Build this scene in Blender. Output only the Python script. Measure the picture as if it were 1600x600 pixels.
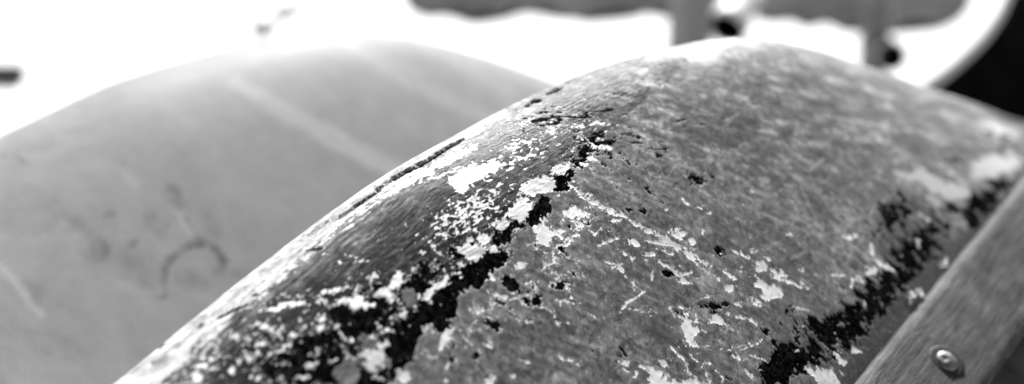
import bpy, bmesh, math, random
import numpy as np

# ------------------------------------------------------------------ scene, camera, light
scn = bpy.context.scene
for o in list(bpy.data.objects):
    bpy.data.objects.remove(o, do_unlink=True)
COL = scn.collection

F = 3115.0                       # focal length in photo pixels (1600 wide)
PITCH = math.radians(30)
CZ = 1.32
cam_d = bpy.data.cameras.new('camera')
cam_d.sensor_width = 36.0
cam_d.lens = 36.0 * F / 1600.0
cam_d.clip_start = 0.02
cam_d.clip_end = 3000
cam_d.dof.use_dof = True
cam_d.dof.focus_distance = 1.47
cam_d.dof.aperture_fstop = 2.35
cam_d.dof.aperture_blades = 0
cam = bpy.data.objects.new('camera', cam_d)
COL.objects.link(cam)
cam.location = (0, 0, CZ)
cam.rotation_euler = (math.pi / 2 - PITCH, 0, 0)
scn.camera = cam

SUN_DIR = np.array([0.02, 0.87, 0.49]); SUN_DIR /= np.linalg.norm(SUN_DIR)
SUN_EL = math.asin(SUN_DIR[2]); SUN_AZ = math.atan2(SUN_DIR[0], SUN_DIR[1])
world = bpy.data.worlds.new('World')
scn.world = world
world.use_nodes = True
wn = world.node_tree
for n in list(wn.nodes):
    wn.nodes.remove(n)
sky = wn.nodes.new('ShaderNodeTexSky'); sky.sky_type = 'NISHITA'; sky.sun_disc = False
sky.sun_elevation = SUN_EL; sky.sun_rotation = SUN_AZ
sky.air_density = 1.0; sky.dust_density = 2.5; sky.ozone_density = 1.0
bw = wn.nodes.new('ShaderNodeRGBToBW')            # black and white film
bg = wn.nodes.new('ShaderNodeBackground'); bg.inputs['Strength'].default_value = 0.075
wo = wn.nodes.new('ShaderNodeOutputWorld')
wn.links.new(sky.outputs[0], bw.inputs[0]); wn.links.new(bw.outputs[0], bg.inputs['Color'])
wn.links.new(bg.outputs[0], wo.inputs['Surface'])

sun_d = bpy.data.lights.new('sun', 'SUN'); sun_d.energy = 4.5; sun_d.angle = math.radians(4)
sun = bpy.data.objects.new('sun', sun_d); COL.objects.link(sun)
sun.location = (-4, 4, 6)
from mathutils import Vector
sun.rotation_euler = Vector((-SUN_DIR[0], -SUN_DIR[1], -SUN_DIR[2])).to_track_quat('-Z', 'Y').to_euler()

vs_ = scn.view_settings
vs_.view_transform = 'Standard'; vs_.look = 'None'; vs_.gamma = 1.0; vs_.use_curve_mapping = False
vs_.exposure = 1.45
scn.render.resolution_x = 1024; scn.render.resolution_y = 384

# ------------------------------------------------------------------ helpers
CAM = np.array([0, 0, CZ])
_f = np.array([0, math.cos(PITCH), -math.sin(PITCH)]); _r = np.array([1., 0, 0])
_up = np.array([0, math.sin(PITCH), math.cos(PITCH)])
ZUP = np.array([0, 0, 1.0])


def ray(x, y):
    return _f + (x - 800) / F * _r - (y - 300) / F * _up


def project(P):
    d = P - CAM
    z = d @ _f
    zz = np.where(np.abs(z) < 1e-4, 1e-4, z)
    return 800 + F * (d @ _r) / zz, 300 - F * (d @ _up) / zz, z


def ground_at(x, y, h=0.0):
    d = ray(x, y)
    return CAM + d * ((h - CZ) / d[2])


def tag(o, label=None, cat=None, group=None, kind=None):
    if label: o['label'] = label
    if cat: o['category'] = cat
    if group: o['group'] = group
    if kind: o['kind'] = kind
    return o


def thing(name, label, cat, loc=(0, 0, 0), group=None):
    o = bpy.data.objects.new(name, None)
    COL.objects.link(o)
    o.location = [float(c) for c in loc]
    o.empty_display_size = 0.05
    return tag(o, label, cat, group)


def link_mesh(name, me, mat, parent=None):
    o = bpy.data.objects.new(name, me)
    COL.objects.link(o)
    if mat: me.materials.append(mat)
    if parent: o.parent = parent
    return o


def np_mesh(name, V, Fq, smooth=True, attrs=None):
    """V (n,3), Fq (m,4) -> mesh with optional float point attributes"""
    me = bpy.data.meshes.new(name)
    V = np.ascontiguousarray(V, dtype=np.float32); Fq = np.ascontiguousarray(Fq, dtype=np.int32)
    k = Fq.shape[1]
    me.vertices.add(len(V)); me.vertices.foreach_set('co', V.ravel())
    me.loops.add(Fq.size); me.loops.foreach_set('vertex_index', Fq.ravel())
    me.polygons.add(len(Fq))
    me.polygons.foreach_set('loop_start', np.arange(0, Fq.size, k, dtype=np.int32))
    me.polygons.foreach_set('loop_total', np.full(len(Fq), k, dtype=np.int32))
    me.polygons.foreach_set('use_smooth', np.full(len(Fq), smooth, dtype=bool))
    me.update(calc_edges=True)
    if attrs:
        for kx, a in attrs.items():
            at = me.attributes.new(kx, 'FLOAT', 'POINT')
            at.data.foreach_set('value', np.ascontiguousarray(a, dtype=np.float32).ravel())
    return me


def grid_faces(nu, nv, wrap_v=False, flip=False):
    i = np.arange(nu - 1)[:, None]
    j = np.arange(nv if wrap_v else nv - 1)[None, :]
    j2 = (j + 1) % nv
    a = i * nv + j; b = (i + 1) * nv + j; c = (i + 1) * nv + j2; d = i * nv + j2
    q = np.stack([a, b, c, d], -1).reshape(-1, 4)
    return q[:, ::-1] if flip else q


# ---- gradient noise in numpy
def perlin(x, y, seed=0):
    rs = np.random.RandomState(seed)
    N = 256
    perm = rs.permutation(N)
    ang = rs.rand(N) * 2 * np.pi
    gx, gy = np.cos(ang), np.sin(ang)
    xi = np.floor(x).astype(np.int64); yi = np.floor(y).astype(np.int64)
    fx = x - xi; fy = y - yi
    u = fx * fx * fx * (fx * (fx * 6 - 15) + 10); v = fy * fy * fy * (fy * (fy * 6 - 15) + 10)

    def g(ix, iy, dx, dy):
        h = perm[(perm[ix % N] + iy) % N]
        return gx[h] * dx + gy[h] * dy
    a = g(xi, yi, fx, fy); b = g(xi + 1, yi, fx - 1, fy)
    c = g(xi, yi + 1, fx, fy - 1); d = g(xi + 1, yi + 1, fx - 1, fy - 1)
    return (a + u * (b - a) + v * ((c + u * (d - c)) - (a + u * (b - a)))) * 1.4


def fbm(x, y, octv=4, seed=0, gain=0.5):
    t = np.zeros_like(x); amp = 1.0; s = 0
    for k in range(octv):
        t += amp * perlin(x * 2 ** k, y * 2 ** k, seed + 17 * k); s += amp; amp *= gain
    return t / s * 1.3


def sstep(a, b, x):
    t = np.clip((x - a) / (b - a), 0, 1)
    return t * t * (3 - 2 * t)


# ---- signed fields in surface-marking space (positive inside, in pixel units)
def f_ellipse(out, X, Y, x, y, rx, ry, ang=0.0):
    R = max(rx, ry) + 14
    m = np.nonzero((np.abs(X - x) < R) & (np.abs(Y - y) < R))[0]
    if not len(m): return
    c, s = math.cos(math.radians(ang)), math.sin(math.radians(ang))
    dx = X[m] - x; dy = Y[m] - y
    q = np.sqrt(((dx * c + dy * s) / rx) ** 2 + ((-dx * s + dy * c) / ry) ** 2)
    out[m] = np.maximum(out[m], (1 - q) * min(rx, ry))


def f_stroke(out, X, Y, pts, w, taper=0.25):
    pts = np.array(pts, float)
    lo = pts.min(0) - w - 14; hi = pts.max(0) + w + 14
    m = np.nonzero((X > lo[0]) & (X < hi[0]) & (Y > lo[1]) & (Y < hi[1]))[0]
    if not len(m): return
    x = X[m]; y = Y[m]
    best = np.full(len(m), -99.0)
    L = np.r_[0, np.cumsum(np.hypot(*np.diff(pts, axis=0).T))]
    for k in range(len(pts) - 1):
        ax, ay = pts[k]; bx, by = pts[k + 1]
        vx, vy = bx - ax, by - ay
        t = np.clip(((x - ax) * vx + (y - ay) * vy) / (vx * vx + vy * vy + 1e-9), 0, 1)
        d = np.hypot(x - ax - t * vx, y - ay - t * vy)
        s = (L[k] + t * (L[k + 1] - L[k])) / L[-1]
        ww = w / 2 * (1 - taper * np.abs(2 * s - 1) ** 3)
        best = np.maximum(best, ww - d)
    out[m] = np.maximum(out[m], best)


def f_poly(out, X, Y, pts):
    pts = np.array(pts, float)
    lo = pts.min(0) - 14; hi = pts.max(0) + 14
    m = np.nonzero((X > lo[0]) & (X < hi[0]) & (Y > lo[1]) & (Y < hi[1]))[0]
    if not len(m): return
    x = X[m]; y = Y[m]
    d = np.full(len(m), 1e9); ins = np.zeros(len(m), bool)
    n = len(pts)
    for k in range(n):
        ax, ay = pts[k]; bx, by = pts[(k + 1) % n]
        vx, vy = bx - ax, by - ay
        t = np.clip(((x - ax) * vx + (y - ay) * vy) / (vx * vx + vy * vy + 1e-9), 0, 1)
        d = np.minimum(d, np.hypot(x - ax - t * vx, y - ay - t * vy))
        c = ((ay > y) != (by > y)) & (x < (bx - ax) * (y - ay) / (by - ay + 1e-12) + ax)
        ins ^= c
    out[m] = np.maximum(out[m], np.where(ins, d, -d))


# ---- node helpers
class NT:
    def __init__(self, name):
        self.m = bpy.data.materials.new(name); self.m.use_nodes = True
        self.t = self.m.node_tree
        for n in list(self.t.nodes): self.t.nodes.remove(n)
        self.out = self.t.nodes.new('ShaderNodeOutputMaterial')
        self.b = self.t.nodes.new('ShaderNodeBsdfPrincipled')
        self.t.links.new(self.b.outputs[0], self.out.inputs['Surface'])

    def _in(self, s, v):
        if v is None: return
        if hasattr(v, 'links'): self.t.links.new(v, s)
        else:
            try: s.default_value = v
            except TypeError: s.default_value = (v, v, v, 1)

    def attr(self, name):
        n = self.t.nodes.new('ShaderNodeAttribute'); n.attribute_name = name
        return n.outputs['Fac']

    def coord(self, scale=(1, 1, 1), rot=(0, 0, 0)):
        c = self.t.nodes.new('ShaderNodeTexCoord'); m = self.t.nodes.new('ShaderNodeMapping')
        m.inputs['Scale'].default_value = scale; m.inputs['Rotation'].default_value = rot
        self.t.links.new(c.outputs['Object'], m.inputs[0])
        return m.outputs[0]

    def noise(self, vec, scale, detail=4, rough=0.55, dist=0.0):
        n = self.t.nodes.new('ShaderNodeTexNoise')
        n.inputs['Scale'].default_value = scale; n.inputs['Detail'].default_value = detail
        n.inputs['Roughness'].default_value = rough; n.inputs['Distortion'].default_value = dist
        self.t.links.new(vec, n.inputs['Vector'])
        return n.outputs['Fac']

    def math(self, op, a, b=None, c=None, clamp=False):
        n = self.t.nodes.new('ShaderNodeMath'); n.operation = op; n.use_clamp = clamp
        self._in(n.inputs[0], a)
        if b is not None: self._in(n.inputs[1], b)
        if c is not None: self._in(n.inputs[2], c)
        return n.outputs[0]

    def range(self, v, a, b, c=0.0, d=1.0, smooth=True):
        n = self.t.nodes.new('ShaderNodeMapRange')
        n.interpolation_type = 'SMOOTHSTEP' if smooth else 'LINEAR'
        n.inputs['From Min'].default_value = a; n.inputs['From Max'].default_value = b
        n.inputs['To Min'].default_value = c; n.inputs['To Max'].default_value = d
        self._in(n.inputs['Value'], v)
        return n.outputs[0]

    def mix(self, f, a, b):
        n = self.t.nodes.new('ShaderNodeMix'); n.data_type = 'FLOAT'
        self._in(n.inputs[0], f); self._in(n.inputs[2], a); self._in(n.inputs[3], b)
        return n.outputs[0]

    def bump(self, h, strength, dist, normal=None):
        n = self.t.nodes.new('ShaderNodeBump')
        n.inputs['Strength'].default_value = strength; n.inputs['Distance'].default_value = dist
        self._in(n.inputs['Height'], h)
        if normal is not None: self.t.links.new(normal, n.inputs['Normal'])
        return n.outputs[0]

    def set(self, col=None, rough=None, normal=None, spec=None, metal=None):
        for k, v in (('Base Color', col), ('Roughness', rough), ('Normal', normal),
                     ('Specular IOR Level', spec), ('Metallic', metal)):
            if v is not None: self._in(self.b.inputs[k], v)
        return self.m


def plain_grey(name, val, var=0.25, scale=20, rough=0.6, bump=0.15, bd=0.002, spec=0.3):
    t = NT(name); v = t.coord()
    n = t.noise(v, scale, 6, 0.6)
    c = t.math('MULTIPLY', t.range(n, 0.25, 0.75, 1 - var, 1 + var), val)
    return t.set(c, rough, t.bump(n, bump, bd), spec)


# ------------------------------------------------------------------ materials
def mat_hull():
    t = NT('peeling_hull_paint')
    v = t.coord()
    fine = t.noise(v, 900, 3, 0.6)
    med = t.noise(v, 230, 4, 0.6)
    fw = t.attr('white_field'); fb = t.attr('black_field'); wood = t.attr('weathered'); tone = t.attr('tone'); scr = t.attr('scratch')
    nz = t.math('MULTIPLY', t.math('SUBTRACT', t.math('ADD', fine, med), 1.0), 5.0)
    w = t.range(t.math('ADD', fw, nz), -0.7, 0.9)
    thin = t.math('MULTIPLY', t.range(t.math('ADD', fw, t.math('MULTIPLY', nz, 1.6)), -4.0, 0.3), 0.20)
    patch = t.noise(v, 48, 3, 0.6)
    b = t.range(t.math('ADD', fb, nz), -0.5, 0.7)
    # top coat with fine mottling
    grey = t.math('MULTIPLY', tone, t.range(med, 0.25, 0.75, 0.72, 1.28))
    grey = t.math('MULTIPLY', grey, t.range(fine, 0.25, 0.75, 0.66, 1.34))
    grey = t.mix(t.math('MULTIPLY', scr, t.range(fine, 0.3, 0.6, 0.5, 1.0)), grey, 0.5)
    grey = t.mix(t.math('MULTIPLY', thin, t.math('SUBTRACT', 1.0, wood)), grey, 0.42)
    c = t.mix(b, grey, t.math('MULTIPLY', t.range(t.math('ADD', med, t.math('SUBTRACT', fine, 0.5)), 0.42, 0.8, 0.3, 9.0), 0.0022))
    wv = t.mix(t.attr('chalk'), t.range(fine, 0.2, 0.8, 0.68, 0.82), t.math('MULTIPLY', t.range(t.attr('grain'), -.5, .5, 0.17, 0.44), t.range(fine, 0.3, 0.7, 0.8, 1.2)))
    wv = t.math('MULTIPLY', wv, t.range(patch, 0.32, 0.58, 0.74, 1.06))
    wv = t.math('MULTIPLY', wv, t.range(med, 0.3, 0.6, 0.80, 1.04))
    c = t.mix(w, c, wv)
    # relief: top coat is the thickest film, primer thinner, bare tar lowest
    h = t.mix(w, t.mix(b, 1.0, 0.0), 0.55)
    grain = t.attr('grain')
    hh = t.math('ADD', t.math('MULTIPLY', h, 1.0), t.math('MULTIPLY', grain, 0.28))
    hh = t.math('ADD', hh, t.math('MULTIPLY', fine, 0.22))
    hh = t.math('ADD', hh, t.math('MULTIPLY', scr, -0.25))
    nrm = t.bump(hh, 0.85, 0.0006)
    r = t.mix(b, t.range(med, 0.3, 0.7, 0.40, 0.55), 0.62)
    r = t.mix(w, r, 0.6)
    r = t.mix(wood, r, 0.6)
    return t.set(c, r, nrm, t.mix(w, t.mix(b, t.mix(wood, 0.45, 0.02), 0.0), 0.12))


def mat_hull2():
    t = NT('faded_hull_paint')
    v = t.coord()
    n = t.noise(v, 60, 5, 0.6); f = t.noise(v, 500, 2, 0.5)
    c = t.math('MULTIPLY', t.attr('tone'), t.range(n, 0.25, 0.75, 0.93, 1.07))
    c = t.math('MULTIPLY', c, t.range(f, 0.25, 0.75, 0.94, 1.06))
    return t.set(c, 0.6, t.bump(n, 0.1, 0.001), 0.08)


def mat_rail():
    t = NT('weathered_rail_wood')
    u = t.attr('along'); w = t.attr('across')
    cx = t.t.nodes.new('ShaderNodeCombineXYZ'); t.t.links.new(u, cx.inputs[0]); t.t.links.new(w, cx.inputs[1])
    m = t.t.nodes.new('ShaderNodeMapping'); m.inputs['Scale'].default_value = (1, 20, 1)
    t.t.links.new(cx.outputs[0], m.inputs[0])
    fib = t.noise(m.outputs[0], 20, 8, 0.78, 0.5)
    m2 = t.t.nodes.new('ShaderNodeMapping'); m2.inputs['Scale'].default_value = (1, 7, 1)
    t.t.links.new(cx.outputs[0], m2.inputs[0])
    pore = t.noise(m2.outputs[0], 85, 3, 0.6)
    v = t.coord()
    big = t.noise(v, 22, 4, 0.6)
    sp = t.noise(v, 800, 2, 0.6)
    c = t.range(fib, 0.34, 0.66, 0.015, 0.105)
    c = t.math('MULTIPLY', c, t.range(big, 0.3, 0.7, 0.6, 1.25))
    c = t.math('MULTIPLY', c, t.range(pore, 0.30, 0.42, 0.55, 1.0))
    c = t.math('MULTIPLY', c, t.range(sp, 0.3, 0.7, 0.82, 1.18))
    c = t.math('MULTIPLY', c, t.math('SUBTRACT', 1.0, t.math('MULTIPLY', t.attr('knot'), 0.72)))
    h = t.math('ADD', t.math('MULTIPLY', fib, 0.6), t.math('MULTIPLY', pore, 0.8))
    return t.set(c, 0.62, t.bump(h, 0.8, 0.0012), 0.08)


def mat_metal(name, val, rough):
    t = NT(name); v = t.coord()
    n = t.noise(v, 260, 4, 0.65)
    return t.set(t.math('MULTIPLY', t.range(n, 0.3, 0.7, 0.6, 1.1), val), t.range(n, 0.3, 0.7, rough, rough + 0.25),
                 t.bump(n, 0.35, 0.0006), 0.5, 0.85)


def mat_sand():
    t = NT('pale_sand'); v = t.coord()
    a = t.noise(v, 1.3, 5, 0.55); g = t.noise(v, 140, 3, 0.6); d = t.noise(v, 9, 4, 0.6)
    c = t.math('MULTIPLY', t.range(a, 0.3, 0.7, 0.60, 0.70), t.range(g, 0.25, 0.75, 0.9, 1.08))
    c = t.math('MULTIPLY', c, t.range(d, 0.3, 0.7, 0.94, 1.04))
    return t.set(c, 0.9, t.bump(t.math('ADD', g, d), 0.5, 0.006), 0.2)


M = dict(hull=mat_hull(), hull2=mat_hull2(), rail=mat_rail(),
         washer=mat_metal('dull_steel_washer', 0.035, 0.6), bolt=mat_metal('worn_steel_bolt', 0.17, 0.42),
         sand=mat_sand(), darkground=plain_grey('dark_ground', 0.055, 0.35, 7, 1.0, 0.4, 0.01, 0.0),
         inner=plain_grey('dark_boat_interior', 0.02, 0.4, 18, 0.8),
         pale=plain_grey('pale_boat_paint', 0.62, 0.06, 12, 0.5, 0.1),
         postgrey=plain_grey('grey_post_wood', 0.22, 0.12, 12, 0.8, 0.1),
         midgrey=plain_grey('grey_boat_paint', 0.13, 0.12, 12, 0.5, 0.1),
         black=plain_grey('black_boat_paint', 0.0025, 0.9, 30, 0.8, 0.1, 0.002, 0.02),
         shadetimber=plain_grey('shade_dark_timber', 0.045, 0.5, 40, 0.8, 0.5),
         timber=plain_grey('weathered_timber', 0.2, 0.3, 30, 0.8, 0.4),
         chip=plain_grey('curled_paint_chip', 0.72, 0.08, 300, 0.5, 0.2, 0.0005),
         dark=plain_grey('dark_wood', 0.012, 0.3, 25, 0.9, 0.3, 0.002, 0.05), stone=plain_grey('grey_stone', 0.75, 0.3, 15, 0.85, 0.5))

# ------------------------------------------------------------------ ground
def sheet(name, pts, z, mat):
    bm = bmesh.new()
    vv = [bm.verts.new((p[0], p[1], z)) for p in pts]
    bm.faces.new(vv)
    bmesh.ops.triangulate(bm, faces=bm.faces[:])
    bmesh.ops.recalc_face_normals(bm, faces=bm.faces[:])
    for f in bm.faces:
        if f.normal.z < 0: f.normal_flip()
    me = bpy.data.meshes.new(name); bm.to_mesh(me); bm.free()
    o = link_mesh(name, me, mat)
    return tag(o, kind='structure')


sheet('ground', [(-800, -800), (800, -800), (800, 800), (-800, 800)], 0, M['sand'])

# ------------------------------------------------------------------ boats
class Boat:
    """an upturned hull: u runs along the keel, v from gunwale (-1) over the keel (0) to gunwale (1)"""
    def __init__(s, anchor, dist, phi, keel, gun, beam, e0, e1, uend, um, roll):
        s.O = CAM + ray(*anchor) * dist
        p = math.radians(phi); r = math.radians(roll)
        s.a = np.array([math.sin(p), math.cos(p), 0]); n = np.array([math.cos(p), -math.sin(p), 0])
        s.nh = n
        s.n = n * math.cos(r) + ZUP * math.sin(r); s.z = ZUP * math.cos(r) - n * math.sin(r)
        s.k = np.array(keel); s.g = np.array(gun); s.b = np.array(beam)
        s.e0, s.e1, s.uend, s.um = e0, e1, uend, um

    def _sp(s, k, u):
        x, y = k[:, 0], k[:, 1]
        h = np.diff(x); d = np.diff(y) / h
        m = np.zeros(len(x)); m[0] = d[0]; m[-1] = d[-1]
        for i in range(1, len(x) - 1):
            m[i] = 0 if d[i - 1] * d[i] <= 0 else 3 * (h[i - 1] + h[i]) / ((2 * h[i] + h[i - 1]) / d[i - 1] + (h[i] + 2 * h[i - 1]) / d[i])
        u = np.clip(u, x[0], x[-1])
        i = np.clip(np.searchsorted(x, u) - 1, 0, len(x) - 2)
        t = (u - x[i]) / h[i]
        return (2 * t**3 - 3 * t**2 + 1) * y[i] + (t**3 - 2 * t**2 + t) * h[i] * m[i] + (-2 * t**3 + 3 * t**2) * y[i + 1] + (t**3 - t**2) * h[i] * m[i + 1]

    def prof(s, u):
        uf = np.where(u < s.um, 2 * s.um - u, u)
        return s._sp(s.k, uf), s._sp(s.g, uf), s._sp(s.b, uf), uf

    def P(s, u, v, inset=0.0):
        zk, zg, b, uf = s.prof(u)
        h = zk - zg
        t = np.clip(uf / s.uend, 0, 1)
        e = s.e0 + (s.e1 - s.e0) * t * t
        g = (np.sqrt(v * v + e * e) - e) / (np.sqrt(1 + e * e) - e)
        y = np.maximum(b - inset, 0.001) * v
        z = zk - h * g - inset * 1.2 * (1 - g)
        return s.O + u[..., None] * s.a + y[..., None] * s.n + z[..., None] * s.z

    def normal(s, u, v):
        e = 1e-4
        du = s.P(u + e, v) - s.P(u - e, v); dv = s.P(u, v + e) - s.P(u, v - e)
        n = np.cross(dv, du)
        n /= np.linalg.norm(n, axis=-1, keepdims=True) + 1e-12
        flip = (n * s.z).sum(-1) < 0
        n[flip] *= -1
        return n


B1 = Boat((540, 330), 1.4, 39,
          [[-.75, -.043], [-.2, -.0416], [-.1, -.0247], [0, -.0092], [.1, -.0002], [.2, -.0008], [.3, -.0080], [.4, -.0242],
           [.5, -.0495], [.6, -.0965], [.7, -.1534], [.8, -.2118], [.9, -.2686], [.96, -.3051], [1.02, -.3373]],
          [[-.75, -.27], [.2906, -.2424], [.4789, -.2469], [.7327, -.2649], [1.02, -.3523]],
          [[-.75, .36], [.2906, .215], [.4789, .185], [.7327, .135], [1.02, .006]], .35, .12, 1.02, -.75, 12)
B2 = Boat((330, 82), 1.95, 48,
          [[-.9, -.0314], [-.5, -.0234], [-.35, -.0194], [-.2, -.0043], [-.1, .0036], [0, -.0004], [.1, -.0158], [.2, -.043],
           [.3, -.0955], [.4, -.1600], [.5, -.212], [.6, -.265], [.7, -.32], [.82, -.388]],
          [[-.9, -.29], [-.1, -.27], [.3, -.29], [.6, -.34], [.82, -.40]],
          [[-.9, .36], [-.1, .27], [.3, .19], [.6, .09], [.82, .006]], .35, .15, .82, -.9, 26)


def dense(a, b, d0, d1, nd, ns):
    """values from a to b, nd of them inside d0..d1, ns outside on each side"""
    parts = []
    if d0 > a: parts.append(np.linspace(a, d0, ns, endpoint=False))
    parts.append(np.linspace(d0, d1, nd, endpoint=d1 >= b))
    if d1 < b: parts.append(np.linspace(d1, b, ns))
    return np.concatenate(parts)


# ---- marks on the near hull, read off the photograph --------------------------------
WHITE_POLY = [
    [(837, 355), (857, 352), (860, 370), (862, 384), (852, 384), (840, 375)],
    [(525, 467), (550, 465), (560, 462), (570, 460), (572, 465), (567, 472), (590, 477), (562, 487), (550, 490), (545, 480), (522, 476)],
    [(620, 425), (645, 429), (630, 432), (637, 440), (625, 450), (610, 455), (612, 465), (625, 466), (607, 477), (600, 467), (580, 462), (600, 450), (612, 437)],
    [(1181, 428), (1192, 434), (1198, 447), (1212, 444), (1221, 455), (1218, 465), (1204, 468), (1187, 467), (1192, 458), (1176, 444)],
    [(1065, 487), (1072, 490), (1074, 500), (1082, 505), (1090, 510), (1100, 522), (1093, 518), (1085, 522), (1087, 535), (1090, 545), (1080, 540), (1072, 532), (1070, 522), (1062, 515), (1065, 502)],
    [(1105, 495), (1110, 493), (1130, 496), (1132, 503), (1122, 507), (1106, 508)],
    [(1010, 573), (1022, 578), (1035, 586), (1060, 597), (1085, 590), (1110, 600), (1110, 625), (1000, 625), (1012, 600), (1012, 585)],
    [(1301, 552), (1313, 550), (1321, 560), (1322, 571), (1315, 570), (1304, 560)],
    [(1250, 572), (1263, 572), (1275, 577), (1299, 573), (1309, 597), (1320, 606), (1277, 606), (1274, 588)],
    [(1412, 267), (1440, 270), (1470, 282), (1500, 285), (1515, 300), (1512, 312), (1490, 307), (1465, 308), (1445, 300), (1430, 285), (1415, 275)],
    [(1020, 85), (1060, 68), (1110, 55), (1150, 52), (1142, 70), (1125, 88), (1110, 99), (1085, 96), (1070, 92), (1040, 95)],
    [(712, 302), (725, 302), (740, 287), (770, 270), (795, 255), (770, 250), (740, 255), (720, 265), (705, 277), (695, 285), (707, 292)],
]
WHITE_ELL = [
    (737, 392, 24, 13, 10), (770, 388, 12, 5, 25), (745, 405, 8, 6), (755, 372, 10, 8), (735, 375, 8, 4), (716, 417, 8, 4),
    (810, 335, 20, 8, -10), (840, 290, 30, 14, -12), (825, 300, 16, 8), (875, 262, 20, 7, -10), (872, 271, 13, 3), (810, 327, 22, 11, -20),
    (817, 315, 14, 6), (785, 350, 14, 8), (810, 344, 10, 4), (847, 346, 5, 6), (850, 362, 18, 9, 20), (893, 330, 12, 9), (905, 333, 18, 6, 15),
    (872, 365, 10, 4), (870, 367, 10, 5, 30), (815, 415, 10, 5, -20), (822, 440, 10, 2), (782, 466, 10, 4), (748, 486, 8, 6),
    (825, 501, 7, 3), (696, 594, 4, 6), (765, 597, 9, 6), (769, 588, 4, 3), (800, 587, 5, 3), (632, 589, 7, 7), (537, 409, 7, 2), (510, 397, 4, 3),
    (505, 471, 8, 4), (585, 562, 21, 19), (600, 540, 10, 5), (582, 525, 8, 4), (503, 500, 8, 6), (505, 514, 12, 4), (552, 532, 4, 3), (528, 510, 4, 4),
    (462, 525, 7, 3), (450, 541, 10, 3), (495, 550, 10, 4, -20), (411, 536, 6, 4), (485, 570, 10, 6), (437, 552, 18, 2.5, -8), (472, 592, 10, 4),
    (445, 569, 5, 3), (520, 564, 6, 2, -20), (596, 592, 12, 3), (630, 490, 6, 8), (652, 464, 7, 4), (648, 478, 6, 4),
    (370, 525, 8, 4), (387, 530, 10, 3), (410, 536, 7, 4), (400, 556, 8, 3, -30), (361, 579, 6, 5, -40), (310, 592, 10, 6), (401, 591, 4, 4),
    (320, 575, 5, 4), (375, 565, 3, 3), (412, 510, 12, 6), (430, 516, 5, 3), (460, 525, 7, 3), (452, 541, 9, 3), (340, 574, 3, 4), (362, 560, 5, 2),
    (390, 591, 3, 3), (545, 600, 6, 4), (425, 478, 6, 3), (470, 462, 7, 3), (440, 466, 6, 2), (495, 462, 6, 2),
    (1061, 365, 10, 9), (1077, 397, 14, 7, 30), (1080, 378, 6, 7), (1098, 361, 3, 5), (990, 379, 10, 5), (907, 350, 8, 6), (1013, 397, 9, 4), (1035, 389, 6, 4),
    (1046, 396, 3, 4), (1067, 441, 10, 4, 20), (1085, 433, 5, 2, 30), (1140, 449, 9, 7), (1158, 424, 5, 3), (1122, 384, 3, 2), (1187, 415, 11, 7, 40),
    (1180, 394, 5, 2), (1216, 432, 12, 5), (1160, 424, 4, 2.5), (1250, 420, 4, 5), (1218, 434, 9, 4), (1155, 477, 7, 3), (1139, 494, 4, 2),
    (1037, 569, 7, 5, 30), (1052, 560, 3, 2), (977, 563, 7, 5, 20), (1105, 538, 3, 3), (1335, 549, 4, 4), (1314, 584, 4, 2, 30), (1252, 511, 4, 3),
    (1267, 462, 2, 2), (1246, 549, 5, 1.5), (1362, 425, 11, 6, -20), (1327, 370, 7, 5), (1337, 367, 4, 4), (1235, 366, 3, 3), (1304, 409, 3, 2),
    (1552, 258, 32, 19, -15), (1560, 203, 25, 6, 15), (1312, 206, 9, 5), (1360, 288, 6, 4), (1126, 143, 12, 6), (1100, 151, 6, 5), (1069, 129, 6, 4),
    (1107, 226, 4, 3), (1027, 226, 4, 4), (1175, 296, 5, 3), (1094, 321, 4, 3), (1110, 330, 4, 3), (925, 247, 9, 4, 30), (912, 256, 9, 4, 20),
    (905, 195, 12, 3, -5), (935, 192, 14, 5, 10), (870, 206, 12, 3), (960, 150, 10, 3), (1000, 110, 9, 3), (1030, 120, 8, 3), (862, 207, 11, 3), (815, 222, 22, 5, -6),
    (800, 232, 14, 4), (930, 318, 8, 4), (965, 345, 7, 3), (1042, 329, 3, 3), (1190, 285, 5, 4), (1280, 300, 6, 3), (1375, 268, 9, 3, 15), (1335, 250, 10, 4, 15),
    (1410, 250, 14, 4, 12), (1345, 220, 12, 3, 15), (1250, 205, 9, 4, 15), (1215, 190, 7, 4)]
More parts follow.
